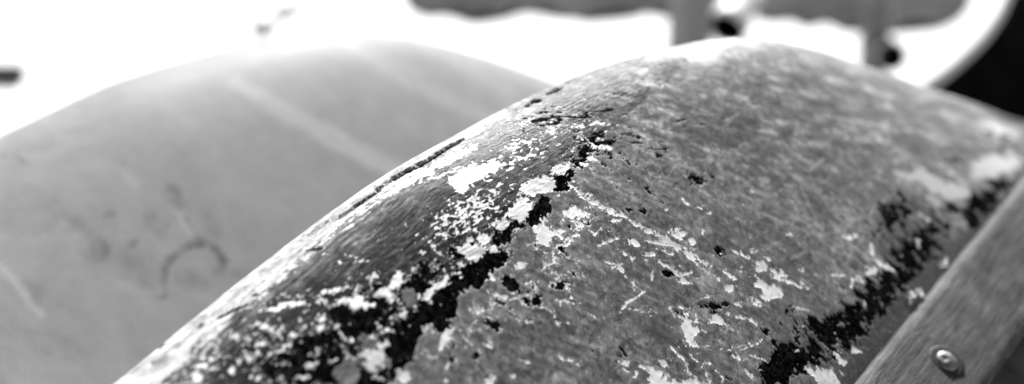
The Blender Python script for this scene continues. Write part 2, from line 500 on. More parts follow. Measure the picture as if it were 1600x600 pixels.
WHITE_STR = [
    ([(703, 430), (690, 440), (675, 455), (662, 468)], 13), ([(870, 384), (890, 378), (902, 368)], 6), ([(845, 422), (855, 412), (862, 408), (867, 397)], 6),
    ([(764, 426), (773, 438)], 5), ([(795, 468), (822, 463)], 2), ([(702, 515), (695, 530), (688, 543)], 12), ([(745, 500), (735, 510)], 3),
    ([(722, 525), (737, 537)], 4), ([(752, 536), (768, 543)], 3), ([(872, 503), (888, 504)], 3), ([(866, 495), (868, 503), (872, 510)], 2),
    ([(866, 552), (880, 562), (895, 564), (903, 570)], 3), ([(810, 560), (825, 567)], 4), ([(703, 565), (697, 575)], 3), ([(870, 470), (905, 474)], 2),
    ([(880, 468), (898, 465)], 2), ([(917, 487), (935, 499)], 2), ([(503, 457), (520, 452), (535, 453), (550, 450)], 8), ([(572, 434), (590, 433)], 4),
    ([(540, 398), (560, 403)], 3), ([(557, 409), (574, 406)], 3.5), ([(400, 486), (440, 480), (480, 473)], 8), ([(590, 510), (612, 517)], 7),
    ([(530, 520), (537, 530), (548, 534)], 5), ([(590, 310), (640, 282), (700, 250), (745, 230)], 13), ([(600, 300), (680, 258)], 10), ([(660, 285), (720, 262)], 8),
    ([(890, 285), (910, 307), (930, 317), (962, 335), (990, 347), (1022, 365), (1035, 372), (1060, 387), (1075, 395), (1095, 405), (1110, 417)], 6),
    ([(1035, 374), (1060, 388)], 10), ([(1040, 372), (1046, 360)], 4), ([(1012, 376), (1045, 383)], 5), ([(935, 383), (950, 377), (965, 372)], 5),
    ([(920, 360), (928, 367), (938, 358)], 4), ([(974, 394), (990, 404)], 4), ([(945, 408), (960, 412)], 3), ([(960, 412), (972, 423)], 9),
    ([(970, 425), (985, 440), (1005, 457)], 2), ([(1008, 455), (980, 472), (967, 490)], 4), ([(975, 481), (1017, 489)], 2.4), ([(1004, 477), (1027, 490)], 1.8), ([(990, 440), (990, 455)], 2),
    ([(1020, 420), (1017, 440)], 3), ([(1027, 412), (1050, 420), (1065, 430), (1072, 440)], 6), ([(1062, 430), (1080, 425)], 5), ([(1075, 402), (1108, 426)], 3),
    ([(1130, 422), (1150, 437)], 5), ([(1115, 430), (1125, 438)], 4), ([(1145, 392), (1170, 403)], 4), ([(1190, 398), (1202, 405)], 5), ([(1205, 418), (1222, 428)], 6),
    ([(1230, 438), (1250, 448)], 5), ([(1252, 440), (1262, 450)], 5), ([(1172, 467), (1178, 474), (1187, 475)], 6), ([(1132, 505), (1150, 518)], 2.4),
    ([(1045, 475), (1053, 494), (1065, 497), (1095, 505)], 2.2), ([(1085, 482), (1090, 508)], 2.4), ([(1062, 480), (1075, 487)], 3), ([(1097, 465), (1113, 462)], 4),
    ([(1150, 496), (1170, 497), (1182, 508)], 5), ([(1153, 548), (1185, 536), (1191, 529)], 3), ([(1150, 543), (1175, 535)], 1.8),
    ([(1049, 541), (1060, 555), (1068, 563), (1073, 575), (1080, 597)], 4), ([(1077, 555), (1093, 552)], 2.4), ([(1080, 555), (1087, 565)], 2.4),
    ([(1000, 572), (1020, 580)], 5), ([(962, 563), (980, 572)], 3), ([(996, 580), (992, 590)], 5), ([(972, 577), (986, 582)], 2.4),
    ([(1095, 575), (1100, 567), (1115, 570)], 2.4), ([(1100, 578), (1108, 597)], 2.6), ([(1120, 580), (1130, 590), (1128, 600)], 2.6), ([(1145, 553), (1160, 563)], 4),
    ([(1172, 555), (1200, 566)], 2.4), ([(1164, 578), (1175, 590)], 5), ([(1240, 478), (1265, 485)], 4), ([(1353, 467), (1348, 485)], 2.6), ([(1331, 443), (1329, 452)], 3),
    ([(1367, 408), (1380, 417), (1395, 423)], 8), ([(1332, 433), (1347, 442)], 6), ([(1300, 429), (1318, 429)], 4), ([(1360, 383), (1364, 398)], 4), ([(1433, 374), (1437, 386)], 4),
    ([(915, 223), (935, 230), (953, 235)], 6), ([(1065, 310), (1075, 321)], 3), ([(1437, 333), (1452, 345)], 3), ([(1125, 545), (1140, 548)], 2), ([(1066, 530), (1072, 543)], 2.2),
    ([(780, 262), (815, 248), (850, 240)], 5), ([(700, 320), (740, 312), (780, 300)], 5), ([(690, 340), (730, 335), (770, 322)], 5), ([(720, 352), (765, 340)], 5)]
BLACK_POLY = [
    [(1210, 536), (1226, 540), (1243, 549), (1263, 555), (1272, 560), (1275, 572), (1249, 572), (1243, 583), (1235, 589), (1235, 606), (1192, 600), (1184, 586), (1192, 580), (1178, 574), (1201, 566), (1210, 555)],
]
BLACK_ELL = [
    (795, 440, 12, 6, 30), (825, 458, 10, 5), (835, 470, 8, 10), (876, 446, 6, 6), (825, 472, 14, 9), (775, 506, 9, 8), (730, 557, 5, 2), (785, 394, 5, 3),
    (890, 352, 10, 6), (792, 355, 13, 9), (984, 331, 5, 3), (1005, 330, 5, 5), (1088, 279, 14, 4, 20), (1090, 287, 10, 3), (1115, 276, 4, 5), (1102, 269, 3, 2),
    (1132, 477, 6, 4), (1117, 488, 8, 3), (972, 550, 8, 4, 40), (1141, 592, 5, 3, -20), (1275, 507, 15, 10), (1335, 497, 24, 11, -8), (1462, 405, 13, 10), (1450, 392, 15, 5),
    (1445, 367, 5, 4), (1407, 377, 12, 5), (1562, 291, 21, 10, 15), (1492, 252, 13, 4), (1565, 230, 15, 3), (970, 148, 9, 2.5),
    (1300, 535, 22, 9), (1360, 505, 20, 8, -20), (1345, 520, 18, 9, -30), (1420, 432, 15, 5, 15), (1385, 455, 18, 5, 15), (1455, 350, 5, 4), (1395, 470, 16, 6, -20)]
BLACK_STR = [
    ([(555, 612), (598, 578), (620, 555), (630, 535), (640, 508), (662, 490)], 46), ([(690, 500), (695, 480), (702, 460), (718, 440), (742, 425), (772, 402)], 42),
    ([(768, 387), (795, 360), (812, 352)], 18), ([(828, 345), (845, 330), (853, 312)], 22), ([(868, 297), (885, 280), (895, 262), (906, 252)], 19),
    ([(903, 243), (928, 228)], 13), ([(748, 510), (770, 503)], 5), ([(697, 556), (712, 562)], 6), ([(740, 560), (745, 551)], 5), ([(1363, 375), (1380, 348)], 7), ([(1535, 205), (1575, 217)], 4),
    ([(1522, 352), (1515, 330), (1535, 315), (1548, 305)], 26), ([(690, 492), (704, 503)], 12)]
BLACK_SPECK = [  # (x, y, rx, ry, angle, weight): broken clusters
    (1045, 427, 15, 7, 10, .9), (1125, 392, 18, 10, 20, .8), (1110, 480, 20, 8, 20, 1.0), (1195, 516, 12, 9, 45, .8), (1305, 525, 90, 44, -22, .90), (1370, 478, 80, 46, -30, .90),
    (1405, 440, 75, 46, -20, .88), (1430, 395, 65, 44, -30, .86), (1398, 335, 45, 34, -30, .82), (1250, 560, 70, 36, -20, .8), (1487, 325, 22, 14, 0, .8), (1535, 320, 35, 25, -30, .9), (1240, 500, 40, 25, 10, .55),
    (1450, 365, 60, 40, -20, .7), (825, 470, 45, 28, 0, .52), (775, 485, 50, 45, 0, .46), (880, 440, 30, 20, 0, .58), (870, 400, 50, 26, 20, .42), (715, 530, 50, 40, -40, .42), (935, 330, 55, 36, 30, .44), (965, 268, 55, 30, 25, .5), (1010, 300, 60, 30, 20, .36), (1100, 500, 60, 30, 10, .46), (960, 545, 40, 24, 20, .44), (1030, 240, 40, 24, 0, .56), (1070, 282, 40, 20, 0, .45),
    (930, 225, 45, 22, 10, .8), (985, 215, 30, 18, 20, .6), (890, 345, 20, 10, 0, .5), (560, 500, 75, 38, -35, 1.05), (490, 565, 85, 50, 0, 1.0), (650, 445, 50, 22, -38, 1.0), (720, 395, 40, 16, -38, .8),
    (850, 188, 75, 20, -12, .62), (1090, 190, 60, 16, 5, .5), (930, 178, 60, 10, -5, .6), (1190, 165, 60, 20, 15, .45), (1230, 150, 50, 14, 15, .35)]
GREY_ELL = [(640, 467, 12, 14), (575, 535, 13, 9), (541, 583, 19, 20, -40), (573, 565, 6, 5), (593, 575, 6, 4), (826, 408, 6, 3.5, 20), (606, 567, 5, 8), (827, 395, 5, 3)]
CREASE = np.array([(500, 640), (540, 604), (575, 575), (615, 545), (650, 495), (690, 462), (740, 415), (790, 358), (850, 305), (895, 255), (960, 205), (1010, 165), (1060, 120), (1110, 70), (1130, 30)], float)
CRACKS = [([(488, 362), (505, 350), (530, 340), (556, 322), (580, 306), (594, 298)], 5.5), ([(588, 297), (612, 280), (640, 265), (660, 255), (680, 243), (702, 229), (724, 218)], 8.0), ([(821, 167), (832, 159), (845, 158)], 5.5), ([(855, 147), (872, 139), (889, 128)], 7.0),
          ([(342, 497), (362, 487), (386, 477)], 3.6), ([(300, 513), (330, 502)], 2.4), ([(470, 372), (492, 357)], 2.4), ([(395, 463), (402, 460)], 4), ([(478, 393), (505, 388)], 2.6),
          ([(236, 570), (243, 565)], 3), ([(246, 545), (256, 538)], 2.5)]


def hull_marks(b, U, Vv, P):
    """per-vertex fields of the peeling paint"""
    u = U.ravel(); v = Vv.ravel()
    px, py, dep = project(P.reshape(-1, 3))
    zk, zg, bb, uf = b.prof(u)
    w = v * np.hypot(bb, zk - zg)                      # metres down the flank
    n1 = fbm(u * 75, w * 75, 4, 3); n2 = fbm(u * 75, w * 75, 4, 11)
    n3 = fbm(u * 260, w * 260, 3, 23); n4 = fbm(u * 260, w * 260, 3, 31)
    n5 = fbm(u * 620, w * 620, 2, 37); n6 = fbm(u * 620, w * 620, 2, 39)
    X = px + 6.5 * n1 + 4.5 * n3 + 2.0 * n5; Y = py + 6.5 * n2 + 4.5 * n4 + 2.0 * n6
    inside = sstep(-140, -40, px) * sstep(1740, 1640, px) * sstep(-140, -40, py) * sstep(760, 680, py) * (dep > .3) * (v > -.3)
    W = np.full(len(u), -40.0); K = W.copy(); G = W.copy()
    soft_e = [e for e in WHITE_ELL if (e[0] > 950 and e[1] < 240) or (e[0] > 1180 and e[1] < 310)]
    soft_p = WHITE_POLY[9:11]
    for e in WHITE_ELL:
        if e not in soft_e: f_ellipse(W, X, Y, *e)
    for p in WHITE_POLY:
        if p not in soft_p: f_poly(W, X, Y, p)
    Xs = px + 2.2 * n1 + 1.6 * n3; Ys = py + 2.2 * n2 + 1.6 * n4
    for p, ww in WHITE_STR:
        if ww > 5: f_stroke(W, X, Y, p, ww)
        else: f_stroke(W, Xs, Ys, p, ww)
    W = W + np.where(W > -6, 3.4 * n4 + 1.8 * n5 - .3, 0)
    for e in BLACK_ELL: f_ellipse(K, X, Y, *e)
    for p in BLACK_POLY: f_poly(K, X, Y, p)
    for p, ww in BLACK_STR: f_stroke(K, X, Y, p, ww, 0.1)
    K = K + np.where(K > -6, 2.4 * n3 + 1.2 * n6, 0)
    for e in GREY_ELL: f_ellipse(G, X + 6 * n2, Y + 6 * n1, *e)
    G = G + np.where(G > -8, 3.5 * n4 + 1.5 * n5, 0)
    # broken clusters: noise islands whose number follows a soft density
    dens = np.zeros(len(u))
    for x, y, rx, ry, a, q in BLACK_SPECK:
        c, s = math.cos(math.radians(a)), math.sin(math.radians(a))
        dx, dy = px - x, py - y
        r2 = ((dx * c + dy * s) / rx) ** 2 + ((-dx * s + dy * c) / ry) ** 2
        dens = np.maximum(dens, q * np.exp(-0.7 * r2))
    isl = fbm(u * 105, w * 85, 6, 51, .66)
    isl = np.where(py < 235, fbm(px / 22, py / 5.5, 5, 53, .62), isl)
    K = K + np.where((px > 1240) & (K > -8), 12 * isl - 1.0, 0)
    K = K + np.where((px < 960) & (py > 240) & (K > -12), 19 * fbm(u * 62, w * 62, 6, 57, .66) - .5, 0)
    K = np.maximum(K, (dens * 1.1 - 0.68 + 0.85 * isl) * 13)
    # side of the worn ridge: signed distance to the crease line (positive towards the keel)
    cx = np.interp(py, CREASE[::-1, 1], CREASE[::-1, 0])
    side = (cx - px + 16 * n1 + 5 * n3) / 1.5
    keelside = sstep(-6, 14, side) * inside
    # white flecks
    fl = fbm(u * 120, w * 210, 5, 71, .62); fl2 = fbm(u * 260, w * 420, 4, 77, .6)
    dw = np.zeros(len(u))
    for x, y, rx, ry, a, q in [(730, 335, 110, 42, -34, .75), (800, 250, 110, 34, -30, .62), (380, 545, 110, 60, -30, .50), (470, 500, 80, 50, -30, .42), (560, 400, 120, 30, -36, .34), (310, 570, 90, 40, -36, .62),
                               (905, 350, 60, 40, 0, .50), (1020, 390, 90, 45, 20, .42), (1150, 430, 90, 35, 20, .42), (1120, 540, 110, 60, 0, .34), (950, 210, 80, 30, 10, .45), (1000, 130, 90, 30, -10, .35),
                               (1150, 140, 110, 30, 10, .15), (1480, 250, 90, 40, 10, .3), (640, 480, 100, 45, -42, .46), (720, 410, 100, 36, -42, .50), (1250, 290, 120, 50, 15, .22), (870, 300, 40, 60, 30, .4),
                               (1340, 440, 70, 40, 0, .2), (1300, 570, 60, 30, 0, .25)]:
        c, s = math.cos(math.radians(a)), math.sin(math.radians(a))
        dx, dy = px - x, py - y
        dw = np.maximum(dw, q * np.exp(-0.7 * (((dx * c + dy * s) / rx) ** 2 + ((-dx * s + dy * c) / ry) ** 2)))
    W = np.maximum(W, (dw * 1.0 - 0.72 + 0.72 * fl + 0.18 * fl2) * 12)
    sp = fbm(u * 300, w * 300, 3, 241, .6)
    W = np.maximum(W, (sp - .66 + .22 * fl) * 9)
    W = W + keelside * np.where(W > -5, 4.5 * fl2 + 3.0 * fbm(u * 200, w * 420, 3, 271, .6) - .6, 0)
    # chalky strip along the keel, broken up by the grain
    wob = .006 * fbm(u * 14, w * 14, 3, 93)
    grain = fbm(u * 38, (w + wob) * 240, 5, 91, .68)
    grain2 = fbm(u * 150, (w + wob) * 480, 3, 97, .6)
    edge = sstep(.12, -.08, v + .05 * n1)
    chalk = edge * 1.25 - .72 + .42 * grain + .26 * fl2
    W = np.maximum(W, (chalk - 1.0 * sstep(700, 880, px)) * 7 - 0.8)
    # generic wear outside the part seen in the photograph
    gw = (fbm(u * 30, w * 45, 5, 131, .6) - .42) * 16; gk = (fbm(u * 24, w * 36, 5, 151, .6) - .45) * 16
    W = inside * W + (1 - inside) * gw; K = inside * K + (1 - inside) * gk
    # a thin edge of primer shows where the coat breaks off over the tar
    rim = (.6 - np.abs(K + 1.6) + 1.5 * n1 - .5 + .8 * n5 - 2.5 * sstep(900, 1000, px)) * inside - 40 * (1 - inside)
    W = np.maximum(W, np.minimum(rim, .9))
    W = np.where(G > -3, np.minimum(W, -G), W); K = np.where(G > -3, np.minimum(K, -G), K)
    # tone of the coat
    smear = fbm(u * 22 + .6 * w * 22, w * 60 - .8 * u * 30, 4, 171)
    blot = fbm(u * 40, w * 40, 4, 181)
    tone = 0.114 * (1 + .38 * smear + .22 * np.minimum(blot + .15, .3))
    mott = fbm(u * 130, w * 170, 4, 191, .65)
    hatch = fbm((u * .8 + w * .6) * 20, (w * .8 - u * .6) * 380, 3, 201, .6); hatch2 = fbm((u * .5 - w * .85) * 24, (w * .5 + u * .85) * 420, 3, 207, .6)
    area = fbm(u * 9, w * 9, 3, 211)
    tone *= np.clip(1 + .42 * hatch * np.clip(.6 + area, 0, 1.3) + .38 * hatch2 * np.clip(.6 - area, 0, 1.3) + .40 * area, .35, 1.8)
    tone *= 1 - .62 * sstep(.05, .42, mott + .35 * blot + .30 * area)
    tone *= 1 + .35 * sstep(.1, .5, fbm(u * 150, w * 190, 4, 231, .65) - .2 * area)
    def zn(a): return np.clip(a / (a.std() + 1e-9), -2.4, 2.4)
    flow = .6 * u + .8 * w; acr = .8 * u - .6 * w
    m1 = zn(fbm(u * 48 + .5 * n1, w * 60 + .5 * n2, 5, 281, .62)); m4 = zn(fbm(flow * 9 + .4 * n1, acr * 210, 4, 287, .6)); m2 = zn(fbm(u * 125, w * 150, 5, 283, .65)); m3 = zn(fbm(u * 16, w * 16, 3, 285))
    tone *= np.exp((.21 * m1 + .17 * m2 + .20 * m4) * (1 - .45 * sstep(1200, 1420, px) * sstep(330, 230, py)) + .14 * m3 - .09)
    dk = np.full(len(u), -40.0)
    f_poly(dk, X, Y, [(1400, 298), (1440, 315), (1475, 345), (1490, 395), (1450, 430), (1385, 420), (1362, 380), (1376, 335)])
    f_ellipse(dk, X, Y, 1330, 510, 90, 40, -25); f_ellipse(dk, X, Y, 1440, 440, 50, 30, -40); f_ellipse(dk, X, Y, 960, 225, 45, 18, 10)
    tone *= 1 - .50 * sstep(-8, 12, dk + 6 * n1)
    sm3 = fbm(u * 30, w * 60, 4, 261)
    # weathered timber between ridge and keel
    wood = (0.012 + .030 * np.clip(grain + .15, 0, 1) + .060 * np.clip(grain2 + .6 * fl2 - .1, 0, 1) + .12 * edge * np.clip(.5 + grain, 0, 1)) * (1 + .5 * blot) * (.62 + .8 * sstep(490, 390, py)) * np.exp(.45 * np.clip(grain / .3, -2, 2))
    fade = sstep(350, 200, py + 25 * n1)                        # the coat survives further up the stem
    wood = wood * (1 - .92 * fade) + .92 * fade * (tone * (.95 + .5 * np.clip(grain, -.6, 1)))
    pale_edge = sstep(.14, -.10, v + .05 * n1) * (1 - .75 * sstep(740, 900, px))
    wood = wood + (.15 + .22 * np.clip(grain + grain2, -.6, 1)) * pale_edge ** 1.5 * np.clip(.75 + .8 * sm3, .1, 1.3)
    gk_ = sstep(-1, 1, G)
    tone = tone * (1 - keelside) + wood * keelside
    tone = tone * (1 - gk_) + .13 * (1 + .3 * mott) * gk_
    # painted joint shade and dark weathered band against the rail, wider towards the near side
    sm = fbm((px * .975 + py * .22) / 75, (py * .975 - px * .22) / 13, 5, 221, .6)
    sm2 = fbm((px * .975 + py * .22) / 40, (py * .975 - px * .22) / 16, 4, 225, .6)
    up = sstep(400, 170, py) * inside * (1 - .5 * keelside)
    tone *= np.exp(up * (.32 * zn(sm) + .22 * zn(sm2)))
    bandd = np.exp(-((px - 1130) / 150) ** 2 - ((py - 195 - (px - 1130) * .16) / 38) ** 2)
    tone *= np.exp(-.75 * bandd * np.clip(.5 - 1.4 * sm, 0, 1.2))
    joint_shade = sstep(.945, .972, v + .014 * n3 + .012 * n1) * inside
    tone = tone * (1 - joint_shade) + .008 * joint_shade  # shadow of the rail joint painted as near-black tone
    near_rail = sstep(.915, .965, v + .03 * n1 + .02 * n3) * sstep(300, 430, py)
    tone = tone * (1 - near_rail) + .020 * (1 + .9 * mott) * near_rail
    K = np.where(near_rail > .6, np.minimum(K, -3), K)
    dull = np.full(len(u), -40.0)
    for p, ww in [([(1248, 357), (1265, 364), (1290, 366), (1320, 358), (1328, 352), (1329, 338)], 3), ([(1357, 333), (1375, 318), (1395, 303)], 6), ([(1265, 265), (1285, 250)], 9),
                  ([(1240, 275), (1260, 288)], 6), ([(1221, 243), (1229, 253)], 5), ([(1040, 245), (1075, 262), (1110, 282)], 5), ([(1118, 278), (1130, 268)], 3), ([(1090, 295), (1108, 284)], 3),
                  ([(1160, 320), (1200, 338), (1250, 358)], 5), ([(1235, 405), (1262, 390)], 5), ([(1250, 430), (1320, 430)], 2), ([(1415, 330), (1440, 352)], 4), ([(1155, 300), (1190, 322)], 4),
                  ([(1190, 280), (1200, 282)], 12), ([(1390, 395), (1420, 405)], 4), ([(1330, 185), (1400, 205)], 5), ([(1290, 140), (1340, 160)], 5), ([(1130, 300), (1118, 330)], 2)]:
        f_stroke(dull, Xs, Ys, p, ww)
    pale = np.full(len(u), -40.0)
    rs = random.Random(15)
    for k in range(80):                              # rubbed, half worn-through streaks
        x = rs.uniform(930, 1560); y = rs.uniform(90, 420)
        a = math.radians(rs.choice([12, 16, 20, 28, -25]) + rs.uniform(-7, 7)); L = rs.uniform(8, 46)
        f_stroke(dull, Xs + 4 * n1, Ys + 4 * n2, [(x, y), (x + L * math.cos(a), y + L * math.sin(a))], rs.uniform(1.5, 6), .7)
    nL = fbm(u * 26, w * 26, 4, 291, .6); nM = fbm(u * 26, w * 26, 4, 293, .6)
    for e in soft_e: f_ellipse(pale if e[0] > 1500 else dull, X + (24 * nL if e[0] > 1500 else 0), Y + (16 * nM if e[0] > 1500 else 0), *e)
    f_poly(pale, X + 24 * nL, Y + 16 * nM, soft_p[0]); crest = np.full(len(u), -40.0); f_poly(crest, X + 10 * nL, Y + 8 * nM, soft_p[1])
    rs = random.Random(5)
    fine = np.full(len(u), -40.0)
    for k in range(600):                              # hairline scratches
        x = rs.uniform(700, 1420); y = rs.uniform(230, 620)
        if np.interp(y, CREASE[::-1, 1], CREASE[::-1, 0]) > x - 20: continue
        a = math.radians(rs.choice([28, 30, 35, 60, -30, -55, 80, 20]) + rs.uniform(-14, 14)); L = rs.uniform(6, 42) * rs.choice([.5, 1, 1, 1.5])
        bx, by = x + L * math.cos(a), y + L * math.sin(a)
        f_stroke(fine, px + 1.0 * n1, py + 1.0 * n2, [(x, y), ((x + bx) / 2 + rs.uniform(-2, 2), (y + by) / 2 + rs.uniform(-2, 2)), (bx, by)], rs.uniform(1.0, 2.3), .5)
    scratch = np.maximum(np.maximum(.48 * sstep(-2.0, 3.0, dull + 1.5 * n3 - .6), np.maximum(.85 * sstep(-7, 4, pale + 3 * n3), .5 * sstep(-6, 5, crest + 3 * n3))), .70 * sstep(-.5, .9, fine) * np.clip(.3 + .9 * n3 + 1.0 * area, 0, 1))
    # cracks: real grooves
    C = np.full(len(u), -40.0)
    for p, ww in CRACKS: f_stroke(C, px + 1.2 * n1 + 1.4 * n3, py + 1.2 * n2 + 1.4 * n4, p, ww * 1.0, .5)
    groove = sstep(-.6, 1.6, C) * inside
    W = np.where(C > -1.2, np.minimum(W, -1.5 - C), W)
    w01 = sstep(-.8, .8, W); k01 = sstep(-.8, .8, K)
    relief = inside * ((1 - w01) * (1 - k01) * .00030 + w01 * .00014 + .00035 * fbm(u * 22, w * 22, 3, 251) + .00012 * fbm(u * 110, w * 110, 3, 257)) + keelside * (.00022 * grain + .00014 * grain2) 
    gr = keelside * np.clip(grain + grain2 * .6, -1, 1)
    K = np.maximum(K, np.where(groove > .5, C * 2, -40))
    return dict(white_field=W, black_field=K, weathered=keelside * (1 - .12 * fade), tone=np.clip(tone, .004, .8), scratch=scratch * inside, grain=gr, chalk=edge * keelside), groove, relief


def hull2_marks(b, U, Vv, P):
    px, py, dep = project(P.reshape(-1, 3))
    u = U.ravel(); v = Vv.ravel(); w = v * .35
    n1 = fbm(u * 40, w * 40, 3, 7); n2 = fbm(u * 40, w * 40, 3, 8)
    X = px + 5 * n1; Y = py + 5 * n2
    tone = .178 * (1 + .12 * fbm(u * 12, w * 12, 4, 9) + .10 * fbm(u * 45, w * 30, 4, 19))
    ok = (dep > .3) & (v > -.3)

    def mark(fn, args, amt, soft=4):
        f = np.full(len(u), -40.0); fn(f, X, Y, *args)
        return sstep(-soft, soft, f) * amt * ok
    dk = np.zeros(len(u)); lt = np.zeros(len(u))
    for p, ww, a in [([(258, 462), (257, 440), (260, 420), (267, 404), (278, 393), (292, 386), (312, 380), (328, 385), (341, 395), (352, 410)], 13, .42), ([(312, 380), (305, 360), (290, 340)], 6, .35), ([(5, 242), (30, 248), (52, 258)], 6, .5),
                     ([(560, 70), (600, 95), (650, 125)], 14, .16), ([(180, 420), (230, 450)], 8, .15), ([(340, 400), (352, 425)], 8, .4)]:
        dk = np.maximum(dk, mark(f_stroke, (p, ww), a))
    for e, a in [((312, 380, 9, 8), .75), ((270, 302, 12, 14, 60), .5), ((278, 318, 9, 8), .4), ((205, 381, 10, 7, -20), .5), ((150, 388, 30, 22, 40), .32), ((140, 368, 14, 12), .3), ((175, 335, 9, 7), .3), ((190, 250, 7, 8), .25),
                 ((255, 462, 9, 4), .4), ((375, 430, 25, 8, 10), .18), ((230, 405, 20, 8, 30), .15), ((80, 220, 60, 12, -20), .15), ((345, 425, 10, 6), .35), ((40, 330, 60, 40), .12), ((215, 420, 45, 22, 35), .22), ((110, 345, 30, 18, 30), .22), ((300, 440, 30, 18, 20), .2), ((245, 350, 26, 16, 50), .22), ((60, 460, 40, 16, 30), .15), ((330, 350, 22, 12, 50), .16), ((130, 240, 40, 14, -20), .14), ((90, 540, 60, 20, 20), .12)]:
        dk = np.maximum(dk, mark(f_ellipse, e, a, 6))
    for p, ww, a in [([(370, 130), (430, 165), (500, 205), (600, 258), (660, 285)], 30, .5), ([(540, 65), (600, 100), (690, 150), (770, 190)], 26, .35), ([(0, 418), (25, 440), (45, 475), (66, 490)], 11, .6), ([(272, 330), (300, 365)], 7, .35),
                     ([(180, 265), (215, 290)], 8, .3), ([(640, 60), (730, 105), (800, 150)], 14, .2), ([(160, 430), (240, 475)], 10, .2), ([(100, 350), (130, 380)], 12, .2)]:
        lt = np.maximum(lt, mark(f_stroke, (p, ww), a, 8))
    dk = dk * np.clip(.75 + 1.1 * fbm(u * 60, w * 60, 4, 29), .15, 1.3)
    tone = tone * (1 - np.clip(1.15 * dk, 0, .85))
    tone = tone + (.42 - tone) * lt * .6
    return dict(tone=tone)


def rail_profile(wd, lo, hi, r, n=5):
    pts = []
    for cx, cy, a0 in ((wd - r, hi - r, 90), (r, hi - r, 180), (r, lo + r, 270), (wd - r, lo + r, 360)):
        for k in range(n):
            a = math.radians(a0 - 90 + 90 * (k / (n - 1)))
            pts.append((cx + r * math.cos(a), cy + r * math.sin(a)))
    # extra points on the broad face
    out = []
    for i, p in enumerate(pts):
        q = pts[(i + 1) % len(pts)]; out.append(p)
        d = math.hypot(q[0] - p[0], q[1] - p[1]); m = int(d / .0035)
        for k in range(1, m):
            out.append((p[0] + (q[0] - p[0]) * k / m, p[1] + (q[1] - p[1]) * k / m))
    return np.array(out)


def rail_frame(b, u, s):
    """gunwale point, outward direction across the rail's broad face and the face normal"""
    beta = math.radians(25 if s > 0 else 50)
    G = b.P(u, np.full_like(u, float(s)))
    wv = s * b.nh * math.cos(beta) - ZUP * math.sin(beta)
    nv = s * b.nh * math.sin(beta) + ZUP * math.cos(beta)
    return G, wv, nv


def build_rail(b, base, parent, name, s, wd, lo, hi, off=(0, 0), mat=None, knots=(), nu=420):
    L = b.uend - .004
    us = dense(2 * b.um - L, L, -.3, .9, nu, 40) if nu > 100 else np.linspace(2 * b.um - L, L, nu)
    G, wv, nv = rail_frame(b, us, s)
    pr = rail_profile(wd, lo, hi, .009)
    # slight waviness of hand-planed, weathered timber
    jit = .0009 * fbm(us * 9, us * 0 + 3.3, 3, 41)
    taper = np.clip((b.uend - np.where(us < b.um, 2 * b.um - us, us)) / .25, .3, 1)
    V = G[:, None, :] + (off[0] + pr[None, :, 0] * taper[:, None])[..., None] * wv + (off[1] + pr[None, :, 1] + jit[:, None])[..., None] * nv
    nu_, nv_ = V.shape[:2]
    ed = np.minimum(pr[:, 0], wd - pr[:, 0]); ed = np.exp(-(ed / .010) ** 2)
    V = V + ((.0011 * fbm(us[:, None] * 70 + pr[None, :, 0] * 0, pr[None, :, 0] * 60 + us[:, None] * 0, 4, 43)) * ed[None, :])[..., None] * (nv - wv * .6)
    al = np.repeat(us, nv_); ac = np.tile(pr[:, 0] + .5 * pr[:, 1], nu_)
    px, py, dep = project(V.reshape(-1, 3)); kn = np.zeros(nu_ * nv_)
    n1 = fbm(al * 60, ac * 90, 3, 61)
    for x, y, rx, ry, a, q in knots:
        f = np.full(nu_ * nv_, -40.0); f_ellipse(f, px + 8 * n1, py + 8 * n1, x, y, rx, ry, a)
        kn = np.maximum(kn, q * sstep(-6, 8, f) * (dep > .3))
    fq = grid_faces(nu_, nv_, True)
    cap0 = None
    me = np_mesh(name, V.reshape(-1, 3) - base, fq, True, dict(along=al, across=ac, knot=kn))
    return link_mesh(name, me, mat or M['rail'], parent)


def lathe(name, prof, C, ax, mat, parent, base, seg=28, dent=None):
    ax = ax / np.linalg.norm(ax)
    t1 = np.cross(ax, ZUP); t1 /= np.linalg.norm(t1); t2 = np.cross(ax, t1)
    a = np.linspace(0, 2 * np.pi, seg, endpoint=False)
    pr = np.array(prof)
    V = C + pr[:, None, 0:1] * (np.cos(a)[None, :, None] * t1 + np.sin(a)[None, :, None] * t2) + pr[:, None, 1:2] * ax
    if dent is not None:
        d = np.linalg.norm(V - (C + dent[0] * t1 + dent[1] * t2 + pr[:, 1].max() * ax), axis=-1)
        V = V - (np.exp(-(d / dent[2]) ** 2) * dent[3])[..., None] * ax
    V += np.random.RandomState(3).normal(0, .00008, V.shape)
    me = np_mesh(name, V.reshape(-1, 3) - base, grid_faces(len(pr), seg, True, True), True)
    return link_mesh(name, me, mat, parent)


